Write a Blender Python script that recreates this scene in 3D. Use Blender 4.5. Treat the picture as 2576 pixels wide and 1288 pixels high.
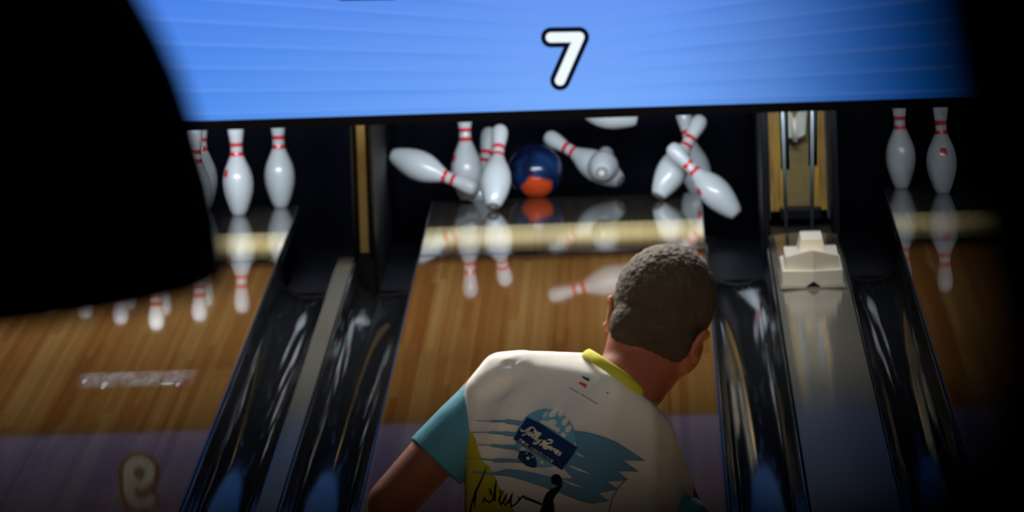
import bpy, bmesh, math, random
from mathutils import Vector, Matrix, Quaternion
from mathutils.geometry import delaunay_2d_cdt
from mathutils.bvhtree import BVHTree

for o in list(bpy.data.objects): bpy.data.objects.remove(o)
SC = bpy.context.scene
COL = SC.collection
random.seed(7)

# ------------------------------------------------------------------ camera
CAM = Vector((0.3574, -15.4759, 3.2703))
YAW, PIT, ROLL, FPX = -0.0167, 0.1006, -0.0331, 22378.9
W, H = 2576, 1288
FWD = Vector((math.sin(YAW)*math.cos(PIT), math.cos(YAW)*math.cos(PIT), -math.sin(PIT)))
_r = Vector((math.cos(YAW), -math.sin(YAW), 0)); _u = _r.cross(FWD)
RIGHT = _r*math.cos(ROLL) + _u*math.sin(ROLL)
UP = RIGHT.cross(FWD)
cd = bpy.data.cameras.new('camera'); co = bpy.data.objects.new('camera', cd); COL.objects.link(co)
co.matrix_world = Matrix(((RIGHT.x, UP.x, -FWD.x, CAM.x), (RIGHT.y, UP.y, -FWD.y, CAM.y),
                          (RIGHT.z, UP.z, -FWD.z, CAM.z), (0, 0, 0, 1)))
cd.sensor_width = 36.0; cd.lens = 36.0*FPX/W
cd.clip_start = 0.05; cd.clip_end = 100
cd.dof.use_dof = True; cd.dof.focus_distance = 19.5; cd.dof.aperture_fstop = 15.6
SC.camera = co
SC.view_settings.view_transform = 'Standard'; SC.view_settings.look = 'None'
SC.view_settings.gamma = 1.0; SC.view_settings.exposure = 0.0
SC.cycles.use_denoising = True
SC.cycles.max_bounces = 8

# ------------------------------------------------------------------ world and lights
wd = bpy.data.worlds.new('world'); SC.world = wd; wd.use_nodes = True
wd.node_tree.nodes['Background'].inputs[0].default_value = (0.5, 0.55, 0.65, 1)
wd.node_tree.nodes['Background'].inputs[1].default_value = 0.0

def area(name, loc, aim, sx, sy, power, col, spread=180):
    l = bpy.data.lights.new(name, 'AREA'); l.shape = 'RECTANGLE'; l.size = sx; l.size_y = sy
    l.energy = power; l.color = col; l.spread = math.radians(spread)
    o = bpy.data.objects.new(name, l); COL.objects.link(o); o.location = loc
    o.rotation_euler = (Vector(aim)-Vector(loc)).to_track_quat('-Z', 'Y').to_euler()
    return o
# tubes hung behind the display, over each pin deck and across the machine fronts
area('pin_deck_light', (0.0, 17.05, 0.80), (0.0, 19.0, 0.22), 6.5, 0.08, 60, (0.86, 0.96, 1.06), 120)
area('pool_light', (0.0, 17.62, 0.78), (0.0, 17.62, 0.0), 6.5, 0.10, 15, (1.0, 0.95, 0.78), 85)
# ceiling panels over the lanes
area('lane_light', (0.2, 14.3, 3.9), (0.2, 15.2, 0.0), 6.0, 2.4, 108, (1.0, 0.92, 0.76), 105)
area('mid_lane_light', (0.0, 7.0, 4.1), (0.0, 9.5, 0.0), 5.0, 3.0, 125, (1.0, 0.98, 0.90), 120)
area('bowler_light', (-0.6, 2.6, 4.0), (0.0, 0.1, 1.3), 2.0, 1.5, 240, (1.0, 0.94, 0.86), 90)
area('approach_light', (0.0, -6.5, 4.0), (0.0, 0.0, 1.2), 4.0, 1.5, 105, (1.0, 0.95, 0.9), 120)

# ------------------------------------------------------------------ helpers
def at(x, y, Y):
    d = FWD*FPX + RIGHT*(x-W/2) - UP*(y-H/2)
    return CAM + d*((Y-CAM.y)/d.y)
def px_of(P):
    d = Vector(P)-CAM; z = d.dot(FWD)
    return W/2+FPX*d.dot(RIGHT)/z, H/2-FPX*d.dot(UP)/z
def tag(o, label=None, cat=None, group=None, kind=None):
    if label: o['label'] = label
    if cat: o['category'] = cat
    if group: o['group'] = group
    if kind: o['kind'] = kind
    return o
def empty(name, loc=(0, 0, 0), rot=(0, 0, 0)):
    o = bpy.data.objects.new(name, None); COL.objects.link(o)
    o.location = loc; o.rotation_euler = rot; o.empty_display_size = .1
    return o
def link(name, me, mats=None, parent=None, smooth=False):
    o = bpy.data.objects.new(name, me); COL.objects.link(o)
    if mats is not None:
        me.materials.clear()
        for m in (mats if isinstance(mats, (list, tuple)) else [mats]): me.materials.append(m)
    if smooth:
        for p in me.polygons: p.use_smooth = True
    if parent is not None: o.parent = parent
    return o
def obj(name, bm, mats, parent=None, smooth=False, bevel=0):
    me = bpy.data.meshes.new(name); bm.to_mesh(me); bm.free()
    o = link(name, me, mats, parent, smooth)
    if bevel:
        b = o.modifiers.new('bevel', 'BEVEL'); b.width = bevel; b.segments = 2; b.limit_method = 'ANGLE'
    return o
def box(bm, x0, x1, y0, y1, z0, z1, mi=0):
    vs = [bm.verts.new(v) for v in ((x0,y0,z0),(x1,y0,z0),(x1,y1,z0),(x0,y1,z0),(x0,y0,z1),(x1,y0,z1),(x1,y1,z1),(x0,y1,z1))]
    for f in ((0,3,2,1),(4,5,6,7),(0,1,5,4),(1,2,6,5),(2,3,7,6),(3,0,4,7)):
        bm.faces.new([vs[i] for i in f]).material_index = mi
def boxm(*a):
    bm = bmesh.new(); box(bm, *a); return bm
def lathe(bm, prof, seg=32, M=Matrix(), cap=True):
    rings = []
    for r, z in prof:
        rings.append([bm.verts.new(M @ Vector((r*math.cos(2*math.pi*k/seg), r*math.sin(2*math.pi*k/seg), z))) for k in range(seg)])
    for a, b in zip(rings, rings[1:]):
        for k in range(seg): bm.faces.new((a[k], a[(k+1) % seg], b[(k+1) % seg], b[k]))
    if cap:
        bm.faces.new(list(reversed(rings[0]))); bm.faces.new(rings[-1])
def frame_to(d):
    return Vector(d).to_track_quat('Z', 'Y').to_matrix().to_4x4()
def cyl(bm, a, b, r0, r1=None, seg=20):
    a = Vector(a); b = Vector(b); r1 = r0 if r1 is None else r1
    M = Matrix.Translation(a) @ frame_to(b-a); L = (b-a).length
    lathe(bm, [(r0, 0), (r1, L)], seg, M)
def capsule(bm, a, b, r0, r1=None, seg=20):
    a = Vector(a); b = Vector(b); r1 = r0 if r1 is None else r1
    L = (b-a).length; M = Matrix.Translation(a) @ frame_to(b-a if L > 1e-6 else Vector((0, 0, 1)))
    prof = [(max(r0*math.cos(t), 1e-4), -r0*math.sin(t)) for t in [math.pi/2*(1-i/6) for i in range(6)]]
    prof += [(r0, 0), (r1, L)]
    prof += [(max(r1*math.cos(t), 1e-4), L+r1*math.sin(t)) for t in [math.pi/2*(i/6) for i in range(1, 7)]]
    lathe(bm, prof, seg, M)
def ellipsoid(bm, c, rad, M3=None, seg=24):
    M = Matrix.Translation(Vector(c)) @ ((M3.to_4x4()) if M3 is not None else Matrix()) @ Matrix.Diagonal((rad[0], rad[1], rad[2], 1))
    bmesh.ops.create_uvsphere(bm, u_segments=seg, v_segments=seg//2+2, radius=1, matrix=M)
def hull(bm, spheres, sub=3):
    tmp = bmesh.new()
    for c, r in spheres:
        bmesh.ops.create_icosphere(tmp, subdivisions=sub, radius=r, matrix=Matrix.Translation(Vector(c)))
    res = bmesh.ops.convex_hull(tmp, input=tmp.verts[:])
    gone = [g for g in res['geom_interior'] if isinstance(g, bmesh.types.BMVert)]
    bmesh.ops.delete(tmp, geom=gone, context='VERTS')
    loose = [v for v in tmp.verts if not v.link_faces]
    bmesh.ops.delete(tmp, geom=loose, context='VERTS')
    me = bpy.data.meshes.new('tmp'); tmp.to_mesh(me); tmp.free(); bm.from_mesh(me); bpy.data.meshes.remove(me)
def remeshed(bm, voxel, smooth=6, fac=0.5):
    me = bpy.data.meshes.new('tmp'); bm.to_mesh(me); bm.free()
    o = bpy.data.objects.new('tmp', me); COL.objects.link(o)
    r = o.modifiers.new('r', 'REMESH'); r.mode = 'VOXEL'; r.voxel_size = voxel
    if smooth:
        s = o.modifiers.new('s', 'SMOOTH'); s.factor = fac; s.iterations = smooth
    dg = bpy.context.evaluated_depsgraph_get()
    out = bpy.data.meshes.new_from_object(o.evaluated_get(dg))
    bpy.data.objects.remove(o); bpy.data.meshes.remove(me)
    return out

# ------------------------------------------------------------------ materials
class NT:
    def __init__(s, name):
        s.m = bpy.data.materials.new(name); s.m.use_nodes = True; s.t = s.m.node_tree; s.n = s.t.nodes; s.l = s.t.links
        s.b = s.n['Principled BSDF']
    def node(s, t, **kw):
        n = s.n.new(t)
        for k, v in kw.items(): setattr(n, k, v)
        return n
    def put(s, sock, v):
        if isinstance(v, bpy.types.NodeSocket): s.l.new(v, sock)
        elif isinstance(v, (int, float)):
            sock.default_value = v
        else: sock.default_value = tuple(v)+((1,) if len(v) == 3 and len(sock.default_value) == 4 else ())
    def math(s, op, a, b=0, c=0, clamp=False):
        n = s.node('ShaderNodeMath', operation=op, use_clamp=clamp)
        for i, v in enumerate((a, b, c)): s.put(n.inputs[i], v)
        return n.outputs[0]
    def mix(s, f, a, b):
        n = s.node('ShaderNodeMix', data_type='RGBA'); s.put(n.inputs[0], f); s.put(n.inputs[6], a); s.put(n.inputs[7], b); return n.outputs[2]
    def coord(s):
        n = s.node('ShaderNodeTexCoord'); x = s.node('ShaderNodeSeparateXYZ'); s.l.new(n.outputs['Object'], x.inputs[0]); return n.outputs['Object'], x.outputs
    def noise(s, vec, scale, detail=3, rough=.5, out=0):
        n = s.node('ShaderNodeTexNoise'); s.l.new(vec, n.inputs['Vector']); n.inputs['Scale'].default_value = scale
        n.inputs['Detail'].default_value = detail; n.inputs['Roughness'].default_value = rough; return n.outputs[out]
    def scalev(s, vec, sc):
        n = s.node('ShaderNodeVectorMath', operation='MULTIPLY'); s.l.new(vec, n.inputs[0]); n.inputs[1].default_value = sc; return n.outputs[0]
    def wn(s, v):
        n = s.node('ShaderNodeTexWhiteNoise', noise_dimensions='1D'); s.put(n.inputs['W'], v); return n.outputs[0]
    def step(s, v, a, b):
        n = s.node('ShaderNodeMapRange', clamp=True); s.put(n.inputs[0], v); n.inputs[1].default_value = a; n.inputs[2].default_value = b; return n.outputs[0]
    def bump(s, h, strength, dist=.01):
        n = s.node('ShaderNodeBump'); s.put(n.inputs['Height'], h); n.inputs['Strength'].default_value = strength; n.inputs['Distance'].default_value = dist
        s.l.new(n.outputs[0], s.b.inputs['Normal'])
def plain(name, col, rough=.5, metal=0, var=.12, nscale=30, spec=.5, bump=0):
    t = NT(name); v, _ = t.coord()
    n = t.noise(v, nscale, 3)
    t.put(t.b.inputs['Base Color'], t.mix(n, tuple(c*(1-var) for c in col), tuple(min(1, c*(1+var)) for c in col)))
    t.b.inputs['Roughness'].default_value = rough; t.b.inputs['Metallic'].default_value = metal
    t.b.inputs['Specular IOR Level'].default_value = spec
    if bump: t.bump(n, bump)
    return t.m
def emit(name, col, strength=1.0):
    t = NT(name); t.put(t.b.inputs['Base Color'], (0, 0, 0)); t.put(t.b.inputs['Emission Color'], col)
    t.b.inputs['Emission Strength'].default_value = strength; t.b.inputs['Specular IOR Level'].default_value = 0
    return t.m

def lane_material():
    t = NT('varnished_lane_boards'); v, x = t.coord()
    bw = 1.0541/39
    idx = t.math('FLOOR', t.math('DIVIDE', x[0], bw))
    idx2 = t.math('FLOOR', t.math('DIVIDE', t.math('ADD', x[0], .011), bw*2))
    seg = t.math('FLOOR', t.math('ADD', t.math('DIVIDE', x[1], 2.3), t.math('MULTIPLY', t.wn(idx), 5)))
    r1 = t.wn(t.math('ADD', idx, t.math('MULTIPLY', seg, 37.3)))
    r2 = t.wn(t.math('ADD', idx2, 211.7))
    grain = t.noise(t.scalev(v, (90, 2.0, 90)), 1.0, 4)
    mixf = t.math('ADD', t.math('ADD', t.math('MULTIPLY', r1, .42), t.math('MULTIPLY', r2, .50)), t.math('MULTIPLY', grain, .16), clamp=True)
    ramp = t.node('ShaderNodeValToRGB'); t.l.new(mixf, ramp.inputs[0])
    e = ramp.color_ramp.elements; e[0].position = .1; e[0].color = (.29, .105, .022, 1); e[1].position = .95; e[1].color = (.50, .31, .105, 1)
    m = ramp.color_ramp.elements.new(.5); m.color = (.40, .19, .050, 1)
    # thin dark joints
    fr = t.math('FRACT', t.math('DIVIDE', x[0], bw))
    j = t.math('MULTIPLY', t.math('LESS_THAN', fr, .04), .35)
    col = t.mix(j, ramp.outputs[0], (.10, .05, .015))
    t.put(t.b.inputs['Base Color'], col)
    t.b.inputs['Roughness'].default_value = .03
    t.b.inputs['IOR'].default_value = 1.5
    t.bump(t.noise(t.scalev(v, (3, .9, 1)), 1.2, 2), .012, .004)
    dull(t, col, t.math('MULTIPLY', t.step(x[1], 13.6, 12.2), .71))
    return t.m
def dull(t, col, f):
    # worn finish: part of the surface has no clear coat left
    d = t.node('ShaderNodeBsdfDiffuse'); t.put(d.inputs['Color'], col)
    m = t.node('ShaderNodeMixShader'); t.put(m.inputs[0], f); t.l.new(t.b.outputs[0], m.inputs[1]); t.l.new(d.outputs[0], m.inputs[2])
    t.l.new(m.outputs[0], t.n['Material Output'].inputs['Surface'])
def boards(name, c0, c1, rough):
    t = NT(name); v, x = t.coord()
    bw = 1.0541/39
    r = t.wn(t.math('FLOOR', t.math('DIVIDE', x[0], bw)))
    g = t.noise(t.scalev(v, (60, .6, 60)), 1, 2)
    t.put(t.b.inputs['Base Color'], t.mix(t.math('ADD', t.math('MULTIPLY', r, .6), t.math('MULTIPLY', g, .4)), c0, c1))
    t.b.inputs['Roughness'].default_value = rough
    return t.m
M_LANE = lane_material()
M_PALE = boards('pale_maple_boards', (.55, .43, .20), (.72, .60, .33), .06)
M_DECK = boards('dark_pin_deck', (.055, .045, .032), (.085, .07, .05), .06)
M_SHADE_STRIP = plain('painted_shade_strip', (.03, .02, .015), .15)  # near-black colour standing in for shade
def gutter_material():
    t = NT('scuffed_black_gutter'); v, x = t.coord()
    n = t.noise(t.scalev(v, (30, .8, 10)), 1.0, 4, .6)
    n2 = t.noise(t.scalev(v, (60, 3, 20)), 1.0, 3)
    sc = t.math('MULTIPLY', t.step(n, .52, .75), t.step(n2, .4, .7))
    t.put(t.b.inputs['Base Color'], t.mix(sc, (.020, .024, .028), (.08, .076, .066)))
    t.put(t.b.inputs['Roughness'], t.math('ADD', .05, t.math('MULTIPLY', sc, .25)))
    t.bump(t.noise(t.scalev(v, (9, 1.1, 4)), 1.0, 1), .06, .01)
    return t.m
M_GUT = gutter_material()
M_BLACK = plain('matt_black_board', (.0055, .006, .011), .5, spec=.2)
M_CASE = plain('black_display_casing', (.002, .002, .004), .6, spec=.08)
M_PIT = plain('black_pit_curtain', (.006, .007, .016), .8, nscale=8, spec=.15)
M_EDGE = plain('aluminium_edge', (.10, .12, .14), .35, .5)
def strip_mat():
    t = NT('beige_laminate'); v, x = t.coord()
    n = t.noise(v, 8, 3); c = t.mix(n, (.235, .24, .215), (.255, .26, .235))
    t.put(t.b.inputs['Base Color'], c); t.b.inputs['Roughness'].default_value = .10
    dull(t, c, t.math('MULTIPLY', t.step(x[1], 14.3, 12.6), .68))
    return t.m
M_STRIP = strip_mat()
M_WHITE = plain('white_moulding', (.90, .87, .78), .4, var=.03)
M_FLOOR = boards('approach_boards', (.42, .26, .11), (.52, .35, .16), .12)
M_WALL = plain('dark_wall_paint', (.02, .02, .026), .8)
M_CEIL = plain('dark_ceiling_tile', (.02, .02, .024), .9)
M_CARPET = plain('dark_carpet', (.025, .022, .03), .95, var=.4, nscale=60)
M_BLKMET = plain('black_satin_metal', (.008, .008, .010), .5, .0, spec=.2)
M_LAMP = plain('black_lamp_enamel', (.006, .005, .008), .55, spec=.15)
M_STEEL = plain('grey_steel', (.26, .32, .35), .4, .2)
M_STEELD = plain('dark_steel', (.035, .04, .045), .5, .4)
M_BRACKET = plain('pale_cast_bracket', (.70, .72, .62), .35, .1)

# ------------------------------------------------------------------ measures of the place
HW = .527; XL, XM, XR = -1.5726, 0.0, 1.7695
Y_TAIL = 19.16; Y_SCR = 16.53; Z_SCR = .565
D0, D1 = .7591, 1.0209                # wide beige divider
N0, N1 = -.822, -.764                 # narrow beige divider

# ------------------------------------------------------------------ room
def struct(name, bm, m, **k):
    o = obj(name, bm, m, **k); o['kind'] = 'structure'; return o
struct('floor', boxm(-7, 7, -4.7, -.02, -.2, 0), M_FLOOR)
struct('floor_concourse', boxm(-7, 7, -19, -4.72, -.2, 1.6), M_CARPET)
struct('floor_lane_foundation', boxm(-7, 7, -.02, 21.5, -.5, -.32), M_BLACK)
struct('ceiling', boxm(-7, 7, -19, 21.5, 4.3, 4.5), M_CEIL)
struct('wall_left', boxm(-7.15, -7, -19, 21.5, -.5, 4.3), M_WALL)
struct('wall_right', boxm(7, 7.15, -19, 21.5, -.5, 4.3), M_WALL)
struct('wall_far', boxm(-7, 7, 21.5, 21.65, -.5, 4.3), M_WALL)
struct('wall_back', boxm(-7, 7, -19.15, -19, -.2, 4.3), M_WALL)
struct('wall_over_display', boxm(-7, 7, 16.66, 16.8, 1.95, 4.3), M_WALL)

# ------------------------------------------------------------------ lanes
for X, lab in ((XL, 'polished orange wood bowling lane at left, its ten pins still standing'),
               (XM, 'polished orange wood bowling lane in the middle, pins flying at its end'),
               (XR, 'polished wood bowling lane at far right, mostly in darkness')):
    r = empty('bowling_lane', (X, 0, 0)); tag(r, lab, 'bowling lane')
    obj('lane_boards', boxm(-HW+.0045, HW-.0045, 0, 16.97, -.06, 0), M_LANE, r)
    obj('painted_shade_strip', boxm(-HW+.0045, HW-.0045, 16.97, 17.06, -.06, 0), M_SHADE_STRIP, r)  # shade at the near end of the lit boards, painted as a strip
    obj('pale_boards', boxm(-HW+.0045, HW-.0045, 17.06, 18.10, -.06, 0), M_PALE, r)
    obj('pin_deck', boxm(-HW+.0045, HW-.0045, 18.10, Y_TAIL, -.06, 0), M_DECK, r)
    bm = bmesh.new(); box(bm, -HW, -HW+.004, 0, Y_TAIL, -.05, .0005); box(bm, HW-.004, HW, 0, Y_TAIL, -.05, .0005)
    obj('edge_strip', bm, M_EDGE, r)
# worn scuff marks on the left lane
t = NT('worn_varnish'); v, x = t.coord()
n1 = t.noise(t.scalev(v, (28, 3, 1)), 1, 4, .7)
al = t.math('MULTIPLY', t.math('MULTIPLY', t.step(n1, .36, .66), t.step(t.math('ABSOLUTE', x[1]), .27, .10)), t.step(t.math('ABSOLUTE', x[0]), .20, .15))
t.put(t.b.inputs['Base Color'], (.75, .68, .60)); t.put(t.b.inputs['Alpha'], t.math('MULTIPLY', al, .6)); t.b.inputs['Roughness'].default_value = .3
M_SCUFF = t.m
p = at(370, 958, 13.2)
s = obj('scuff_mark', boxm(-.205, .205, -.28, .22, 0.0006, .0012), M_SCUFF); s.location = (-1.36, 13.3, 0)
tag(s, 'long pale worn scuff across the left lane', 'scuff mark')
for (sx, sy, sw, sl) in ((212, 962, .012, .14), (262, 972, .018, .22), (421, 968, .040, .07), (447, 970, .010, .12)):
    # small white flecks that paint sparkles of light inside the scuff
    d = CAM; q = at(sx, sy, 13.0); dd = (q-CAM); g = CAM+dd*(-CAM.z/dd.z)
    bm = bmesh.new()
    ring = [(sw*.5*math.cos(a)*(1+.2*math.sin(3*a)), sl*.5*math.sin(a)) for a in [2*math.pi*k/16 for k in range(16)]]
    lo = [bm.verts.new((u, w, 0.0)) for u, w in ring]; hi = [bm.verts.new((u, w, .0008)) for u, w in ring]
    bm.faces.new(hi); bm.faces.new(list(reversed(lo)))
    for k in range(16): bm.faces.new((lo[k], lo[(k+1) % 16], hi[(k+1) % 16], hi[k]))
    c = obj('painted_glint', bm, M_WHITE, s); c.location = Vector((g.x, g.y, .0010))-s.location

# gutters: a round trough, then a deeper flat channel beside the pins
def gutter(x0, x1, lab, c0=None, c1=None):
    x0 += .001; x1 -= .001; w = x1-x0; xc = (x0+x1)/2; N = 16
    r = empty('gutter', (xc, 0, 0)); tag(r, lab, 'gutter')
    bm = bmesh.new()
    prof = []
    for k in range(N+1):
        a = math.pi*(k/N); prof.append((-w*.5*.93*math.cos(a), -.012-.088*math.sin(a)**.8))
    prof = [(-w/2+.004, -.004)] + prof + [(w/2-.004, -.004)]
    prev = None
    ys = [0, 4, 8, 12, 15.5, 16.4, 16.9, 17.165]
    for Y in ys:
        dz = 0 if Y < 16 else -.06*((Y-16)/1.3)**1.5
        ring = [bm.verts.new((u, Y, z+dz*(1 if 0 < i < len(prof)-1 else 0))) for i, (u, z) in enumerate(prof)]
        if prev:
            for k in range(len(ring)-1): bm.faces.new((prev[k], prev[k+1], ring[k+1], ring[k]))
        prev = ring
    o = obj('trough', bm, M_GUT, r, smooth=True)
    sm = o.modifiers.new('t', 'SOLIDIFY'); sm.thickness = .004; sm.offset = -1
    bm = bmesh.new(); box(bm, (c0 or x0+.004)-xc, (c1 or x1-.004)-xc, 17.46, Y_TAIL, -.20, -.17)
    obj('flat_channel', bm, M_BLACK, r)
    return r
gutter(XL-HW-.235, XL-HW, 'black gutter along the outer left side of the left lane')
gutter(XL+HW, N0, 'black gutter on the right side of the left lane, left of the narrow beige divider', c1=-.80)
gutter(N1, -HW, 'black gutter just left of the middle lane, right of the narrow beige divider', c0=-.69)
gutter(HW, D0, 'black gutter just right of the middle lane, left of the wide beige divider', c1=D0-.014)
gutter(D1, XR-HW, 'black gutter between the wide beige divider and the dark right lane', c0=D1+.014)

# dividers
def divider(x0, x1, y1, lab, crown):
    bm = bmesh.new(); N = 12; w = x1-x0
    ys = [0, y1]
    rings = []
    for Y in ys:
        ring = []
        for k in range(N+1):
            u = -w/2+w*k/N
            ring.append(bm.verts.new((u, Y + (crown*(1-(2*u/w)**2)*6 if Y == y1 else 0), .004+crown*(1-(2*u/w)**2))))
        lo = [bm.verts.new((w/2, Y, -.09)), bm.verts.new((-w/2, Y, -.09))]
        rings.append(ring+lo)
    a, b = rings; n = len(a)
    for k in range(n): bm.faces.new((a[k], a[(k+1) % n], b[(k+1) % n], b[k]))
    bm.faces.new(list(reversed(a))); bm.faces.new(b)
    bmesh.ops.recalc_face_normals(bm, faces=bm.faces)
    o = obj('lane_divider', bm, M_STRIP); o.location = ((x0+x1)/2, 0, 0)
    tag(o, lab, 'lane divider'); return o
dn = divider(N0, N1, 17.0, 'narrow beige divider strip between the left and middle lanes', .002)
dw = divider(D0+.004, D1-.004, 17.30, 'wide beige divider between the middle and right lanes', .006)

# ------------------------------------------------------------------ kickback partitions and pit
def gold_panel_mat():
    t = NT('worn_gold_panel'); v, x = t.coord()
    n = t.noise(t.scalev(v, (45, 1, 3.5)), 1.0, 3, .6)
    n2 = t.noise(t.scalev(v, (14, 1, 5)), 1.0, 3)
    r = t.node('ShaderNodeValToRGB'); t.l.new(t.math('ADD', t.math('MULTIPLY', n, .6), t.math('MULTIPLY', n2, .4)), r.inputs[0])
    e = r.color_ramp.elements; e[0].position = .33; e[0].color = (.30, .12, .03, 1); e[1].position = .62; e[1].color = (.95, .52, .06, 1)
    k = r.color_ramp.elements.new(.5); k.color = (.58, .35, .09, 1)
    t.put(t.b.inputs['Base Color'], r.outputs[0]); t.b.inputs['Roughness'].default_value = .35; t.b.inputs['Metallic'].default_value = .25
    return t.m
M_GOLD = gold_panel_mat()
M_GOLDD = plain('dull_gold_edge', (.56, .36, .10), .45, .1)

def kick(xa, xb, y0, lab, gold=None, top=1.9):
    r = empty('kickback_board', ((xa+xb)/2, y0, 0)); w = (xb-xa)/2
    obj('side_board', boxm(-w, w, 0, 3.1, -.3, top), M_BLACK, r, bevel=.004)
    if gold:
        g0, g1, z0 = gold
        obj('gold_edge', boxm(g0-(xa+xb)/2, g1-(xa+xb)/2, -.012, -.0005, z0, top), M_GOLDD, r, bevel=.004)
    tag(r, lab, 'partition'); return r
gl = at(905, 600, 17.2).x; gr = at(928, 600, 17.2).x
kl = kick(gl-.022, gr+.022, 17.2, 'black partition with a gold front edge between the left and middle pin decks', (gl, gr, .0))
for sx in (-1, 1):
    bm = bmesh.new(); cx = (gr-gl)/2+.011
    cyl(bm, (sx*cx, -.012, -.02), (sx*cx, -.012, 1.9), .009)
    obj('grey_edge_bead', bm, M_STEELD, kl, smooth=True)
kick(D0-.012, D0+.012, 17.45, 'black partition on the right side of the middle pin deck')
kick(D1-.012, D1+.012, 17.45, 'black partition on the left side of the far right pin deck')
kick(XL-HW-.275, XL-HW-.24, 17.2, 'black partition at the outer left of the left pin deck')
kick(XR+HW+.24, XR+HW+.275, 17.2, 'black partition at the outer right of the right pin deck')
for X0, X1, lab in ((XL-HW-.24, gl-.024, 'black pit curtain behind the left pins'),
                    (gr+.024, D0-.014, 'black pit curtain behind the scattering middle pins'),
                    (D1+.014, XR+HW+.24, 'black pit curtain behind the dim right pins')):
    bm = bmesh.new(); n = 40; pr = None
    for k in range(n+1):
        u = X0+(X1-X0)*k/n; yy = 20.05+.015*math.sin(k*1.3)
        c = [bm.verts.new((u, yy, -.3)), bm.verts.new((u, yy, 1.85)), bm.verts.new((u, yy+.03, 1.85)), bm.verts.new((u, yy+.03, -.3))]
        if pr:
            for q in range(4): bm.faces.new((pr[q], c[q], c[(q+1) % 4], pr[(q+1) % 4]))
        else: bm.faces.new(list(reversed(c)))
        pr = c
    bm.faces.new(pr); bmesh.ops.recalc_face_normals(bm, faces=bm.faces)
    tag(obj('pit_curtain', bm, M_PIT, smooth=True), lab, 'curtain')
    tag(obj('pit_floor', boxm(X0, X1, Y_TAIL+.004, 20.03, -.30, -.26), M_PIT), lab.replace('pit curtain', 'sunken pit floor'), 'pit floor')

# gold panel with rods over the wide divider
YP = 18.0
rp = empty('ball_return_door', ((D0+D1)/2, YP, 0))
tag(rp, 'worn gold panel with grey rods above the wide beige divider', 'machine panel')
x0 = D0+.016-rp.location.x; x1 = D1-.016-rp.location.x
obj('gold_panel', boxm(x0, x1, 0, .02, .03, 1.9), M_GOLD, rp)
obj('centre_plate', boxm(x0+.068, x1-.062, -.006, -.0005, .05, 1.9), plain('dull_brass_plate', (.34, .25, .10), .45, .1, var=.3), rp)
obj('black_sill', boxm(x0+.04, x1-.03, -.06, 0, .0, .045), M_BLACK, rp, bevel=.006)
obj('black_base', boxm(x0, x1, -.62, -.05, -.10, -.02), M_BLACK, rp)
obj('side_rail', boxm(x0-.002, x0+.008, -.012, 0, 0, 1.9), M_STEELD, rp)
obj('side_rail', boxm(x1-.008, x1+.002, -.012, 0, 0, 1.9), M_EDGE, rp)
def local(x, y, Y): return at(x, y, Y)-rp.location
for (xt, xb2, yb, yc) in ((1966, 1979, 583, 428), (2045, 2044, 586, 418)):
    a = local(xt, 150, 17.42); b = local(xb2, yb, 17.42)
    bm = bmesh.new(); cyl(bm, a, b, .0072); rd = obj('rod', bm, M_STEEL, rp, smooth=True)
    f = (yc-150)/(yb-150); m = a.lerp(b, f)
    bm = bmesh.new(); off = Vector((0.004, .03, 0)); cyl(bm, a+off, m+off, .0165)
    obj('cylinder_housing', bm, M_STEELD, rp, smooth=True)
bm = bmesh.new(); q = local(2043, 589, 17.42); ellipsoid(bm, q, (.012, .012, .009), seg=16)
obj('rubber_foot', bm, M_BLACK, rp, smooth=True)
# Y-shaped pale bracket
def prism(bm, pts, y0, y1):
    f = [bm.verts.new((u, y0, z)) for u, z in pts]; b = [bm.verts.new((u, y1, z)) for u, z in pts]
    n = len(pts)
    faces = [bm.faces.new(f), bm.faces.new(list(reversed(b)))]
    for k in range(n): faces.append(bm.faces.new((f[k], b[k], b[(k+1) % n], f[(k+1) % n])))
    bmesh.ops.recalc_face_normals(bm, faces=bm.faces)
bm = bmesh.new()
pts = [local(a, b, 17.9) for a, b in ((1978, 262), (2000, 300), (2026, 262), (2032, 285), (2029, 340), (2010, 350), (2009, 360), (1996, 358), (1995, 350), (1980, 348))]
prism(bm, [(v.x, v.z) for v in pts], -.04-.03, -.045)
obj('bracket', bm, M_BRACKET, rp, bevel=.003)
bm = bmesh.new(); a = local(1999, 300, 17.9); b = local(2003, 357, 17.9)
a.y = b.y = -.078; cyl(bm, a, b, .010); obj('bracket_pin', bm, M_WHITE, rp, smooth=True)

# white moulded cover standing on the wide divider
rc = empty('divider_cover', ((D0+D1)/2, 15.36, .0125)); tag(rc, 'stepped white plastic cover standing on the wide beige divider', 'cover')
bm = bmesh.new()
def wedge(bm, xa, z_out, z_mid, y_front_mid, y_front_out, y_back, z0=0):
    # ridged block: the front is two facets meeting at the centre line
    fr = [(-xa, y_front_out), (0, y_front_mid), (xa, y_front_out)]
    zt = [z_out, z_mid, z_out]
    lo = [bm.verts.new((u, w, z0)) for u, w in fr]; hi = [bm.verts.new((u, w, z)) for (u, w), z in zip(fr, zt)]
    bl = [bm.verts.new((-xa, y_back, z0)), bm.verts.new((xa, y_back, z0))]; bh = [bm.verts.new((-xa, y_back, z_out)), bm.verts.new((xa, y_back, z_out))]
    for f in ((lo[0], lo[1], hi[1], hi[0]), (lo[1], lo[2], hi[2], hi[1]), (lo[2], bl[1], bh[1], hi[2]), (bl[1], bl[0], bh[0], bh[1]), (bl[0], lo[0], hi[0], bh[0])):
        bm.faces.new(f)
    bm.faces.new((hi[0], hi[1], hi[2], bh[1], bh[0])); bm.faces.new((lo[1], lo[0], bl[0], bl[1], lo[2]))
wedge(bm, .107, .052, .060, 0, .10, .62)
obj('lower_step', bm, M_WHITE, rc, bevel=.003)
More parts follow.
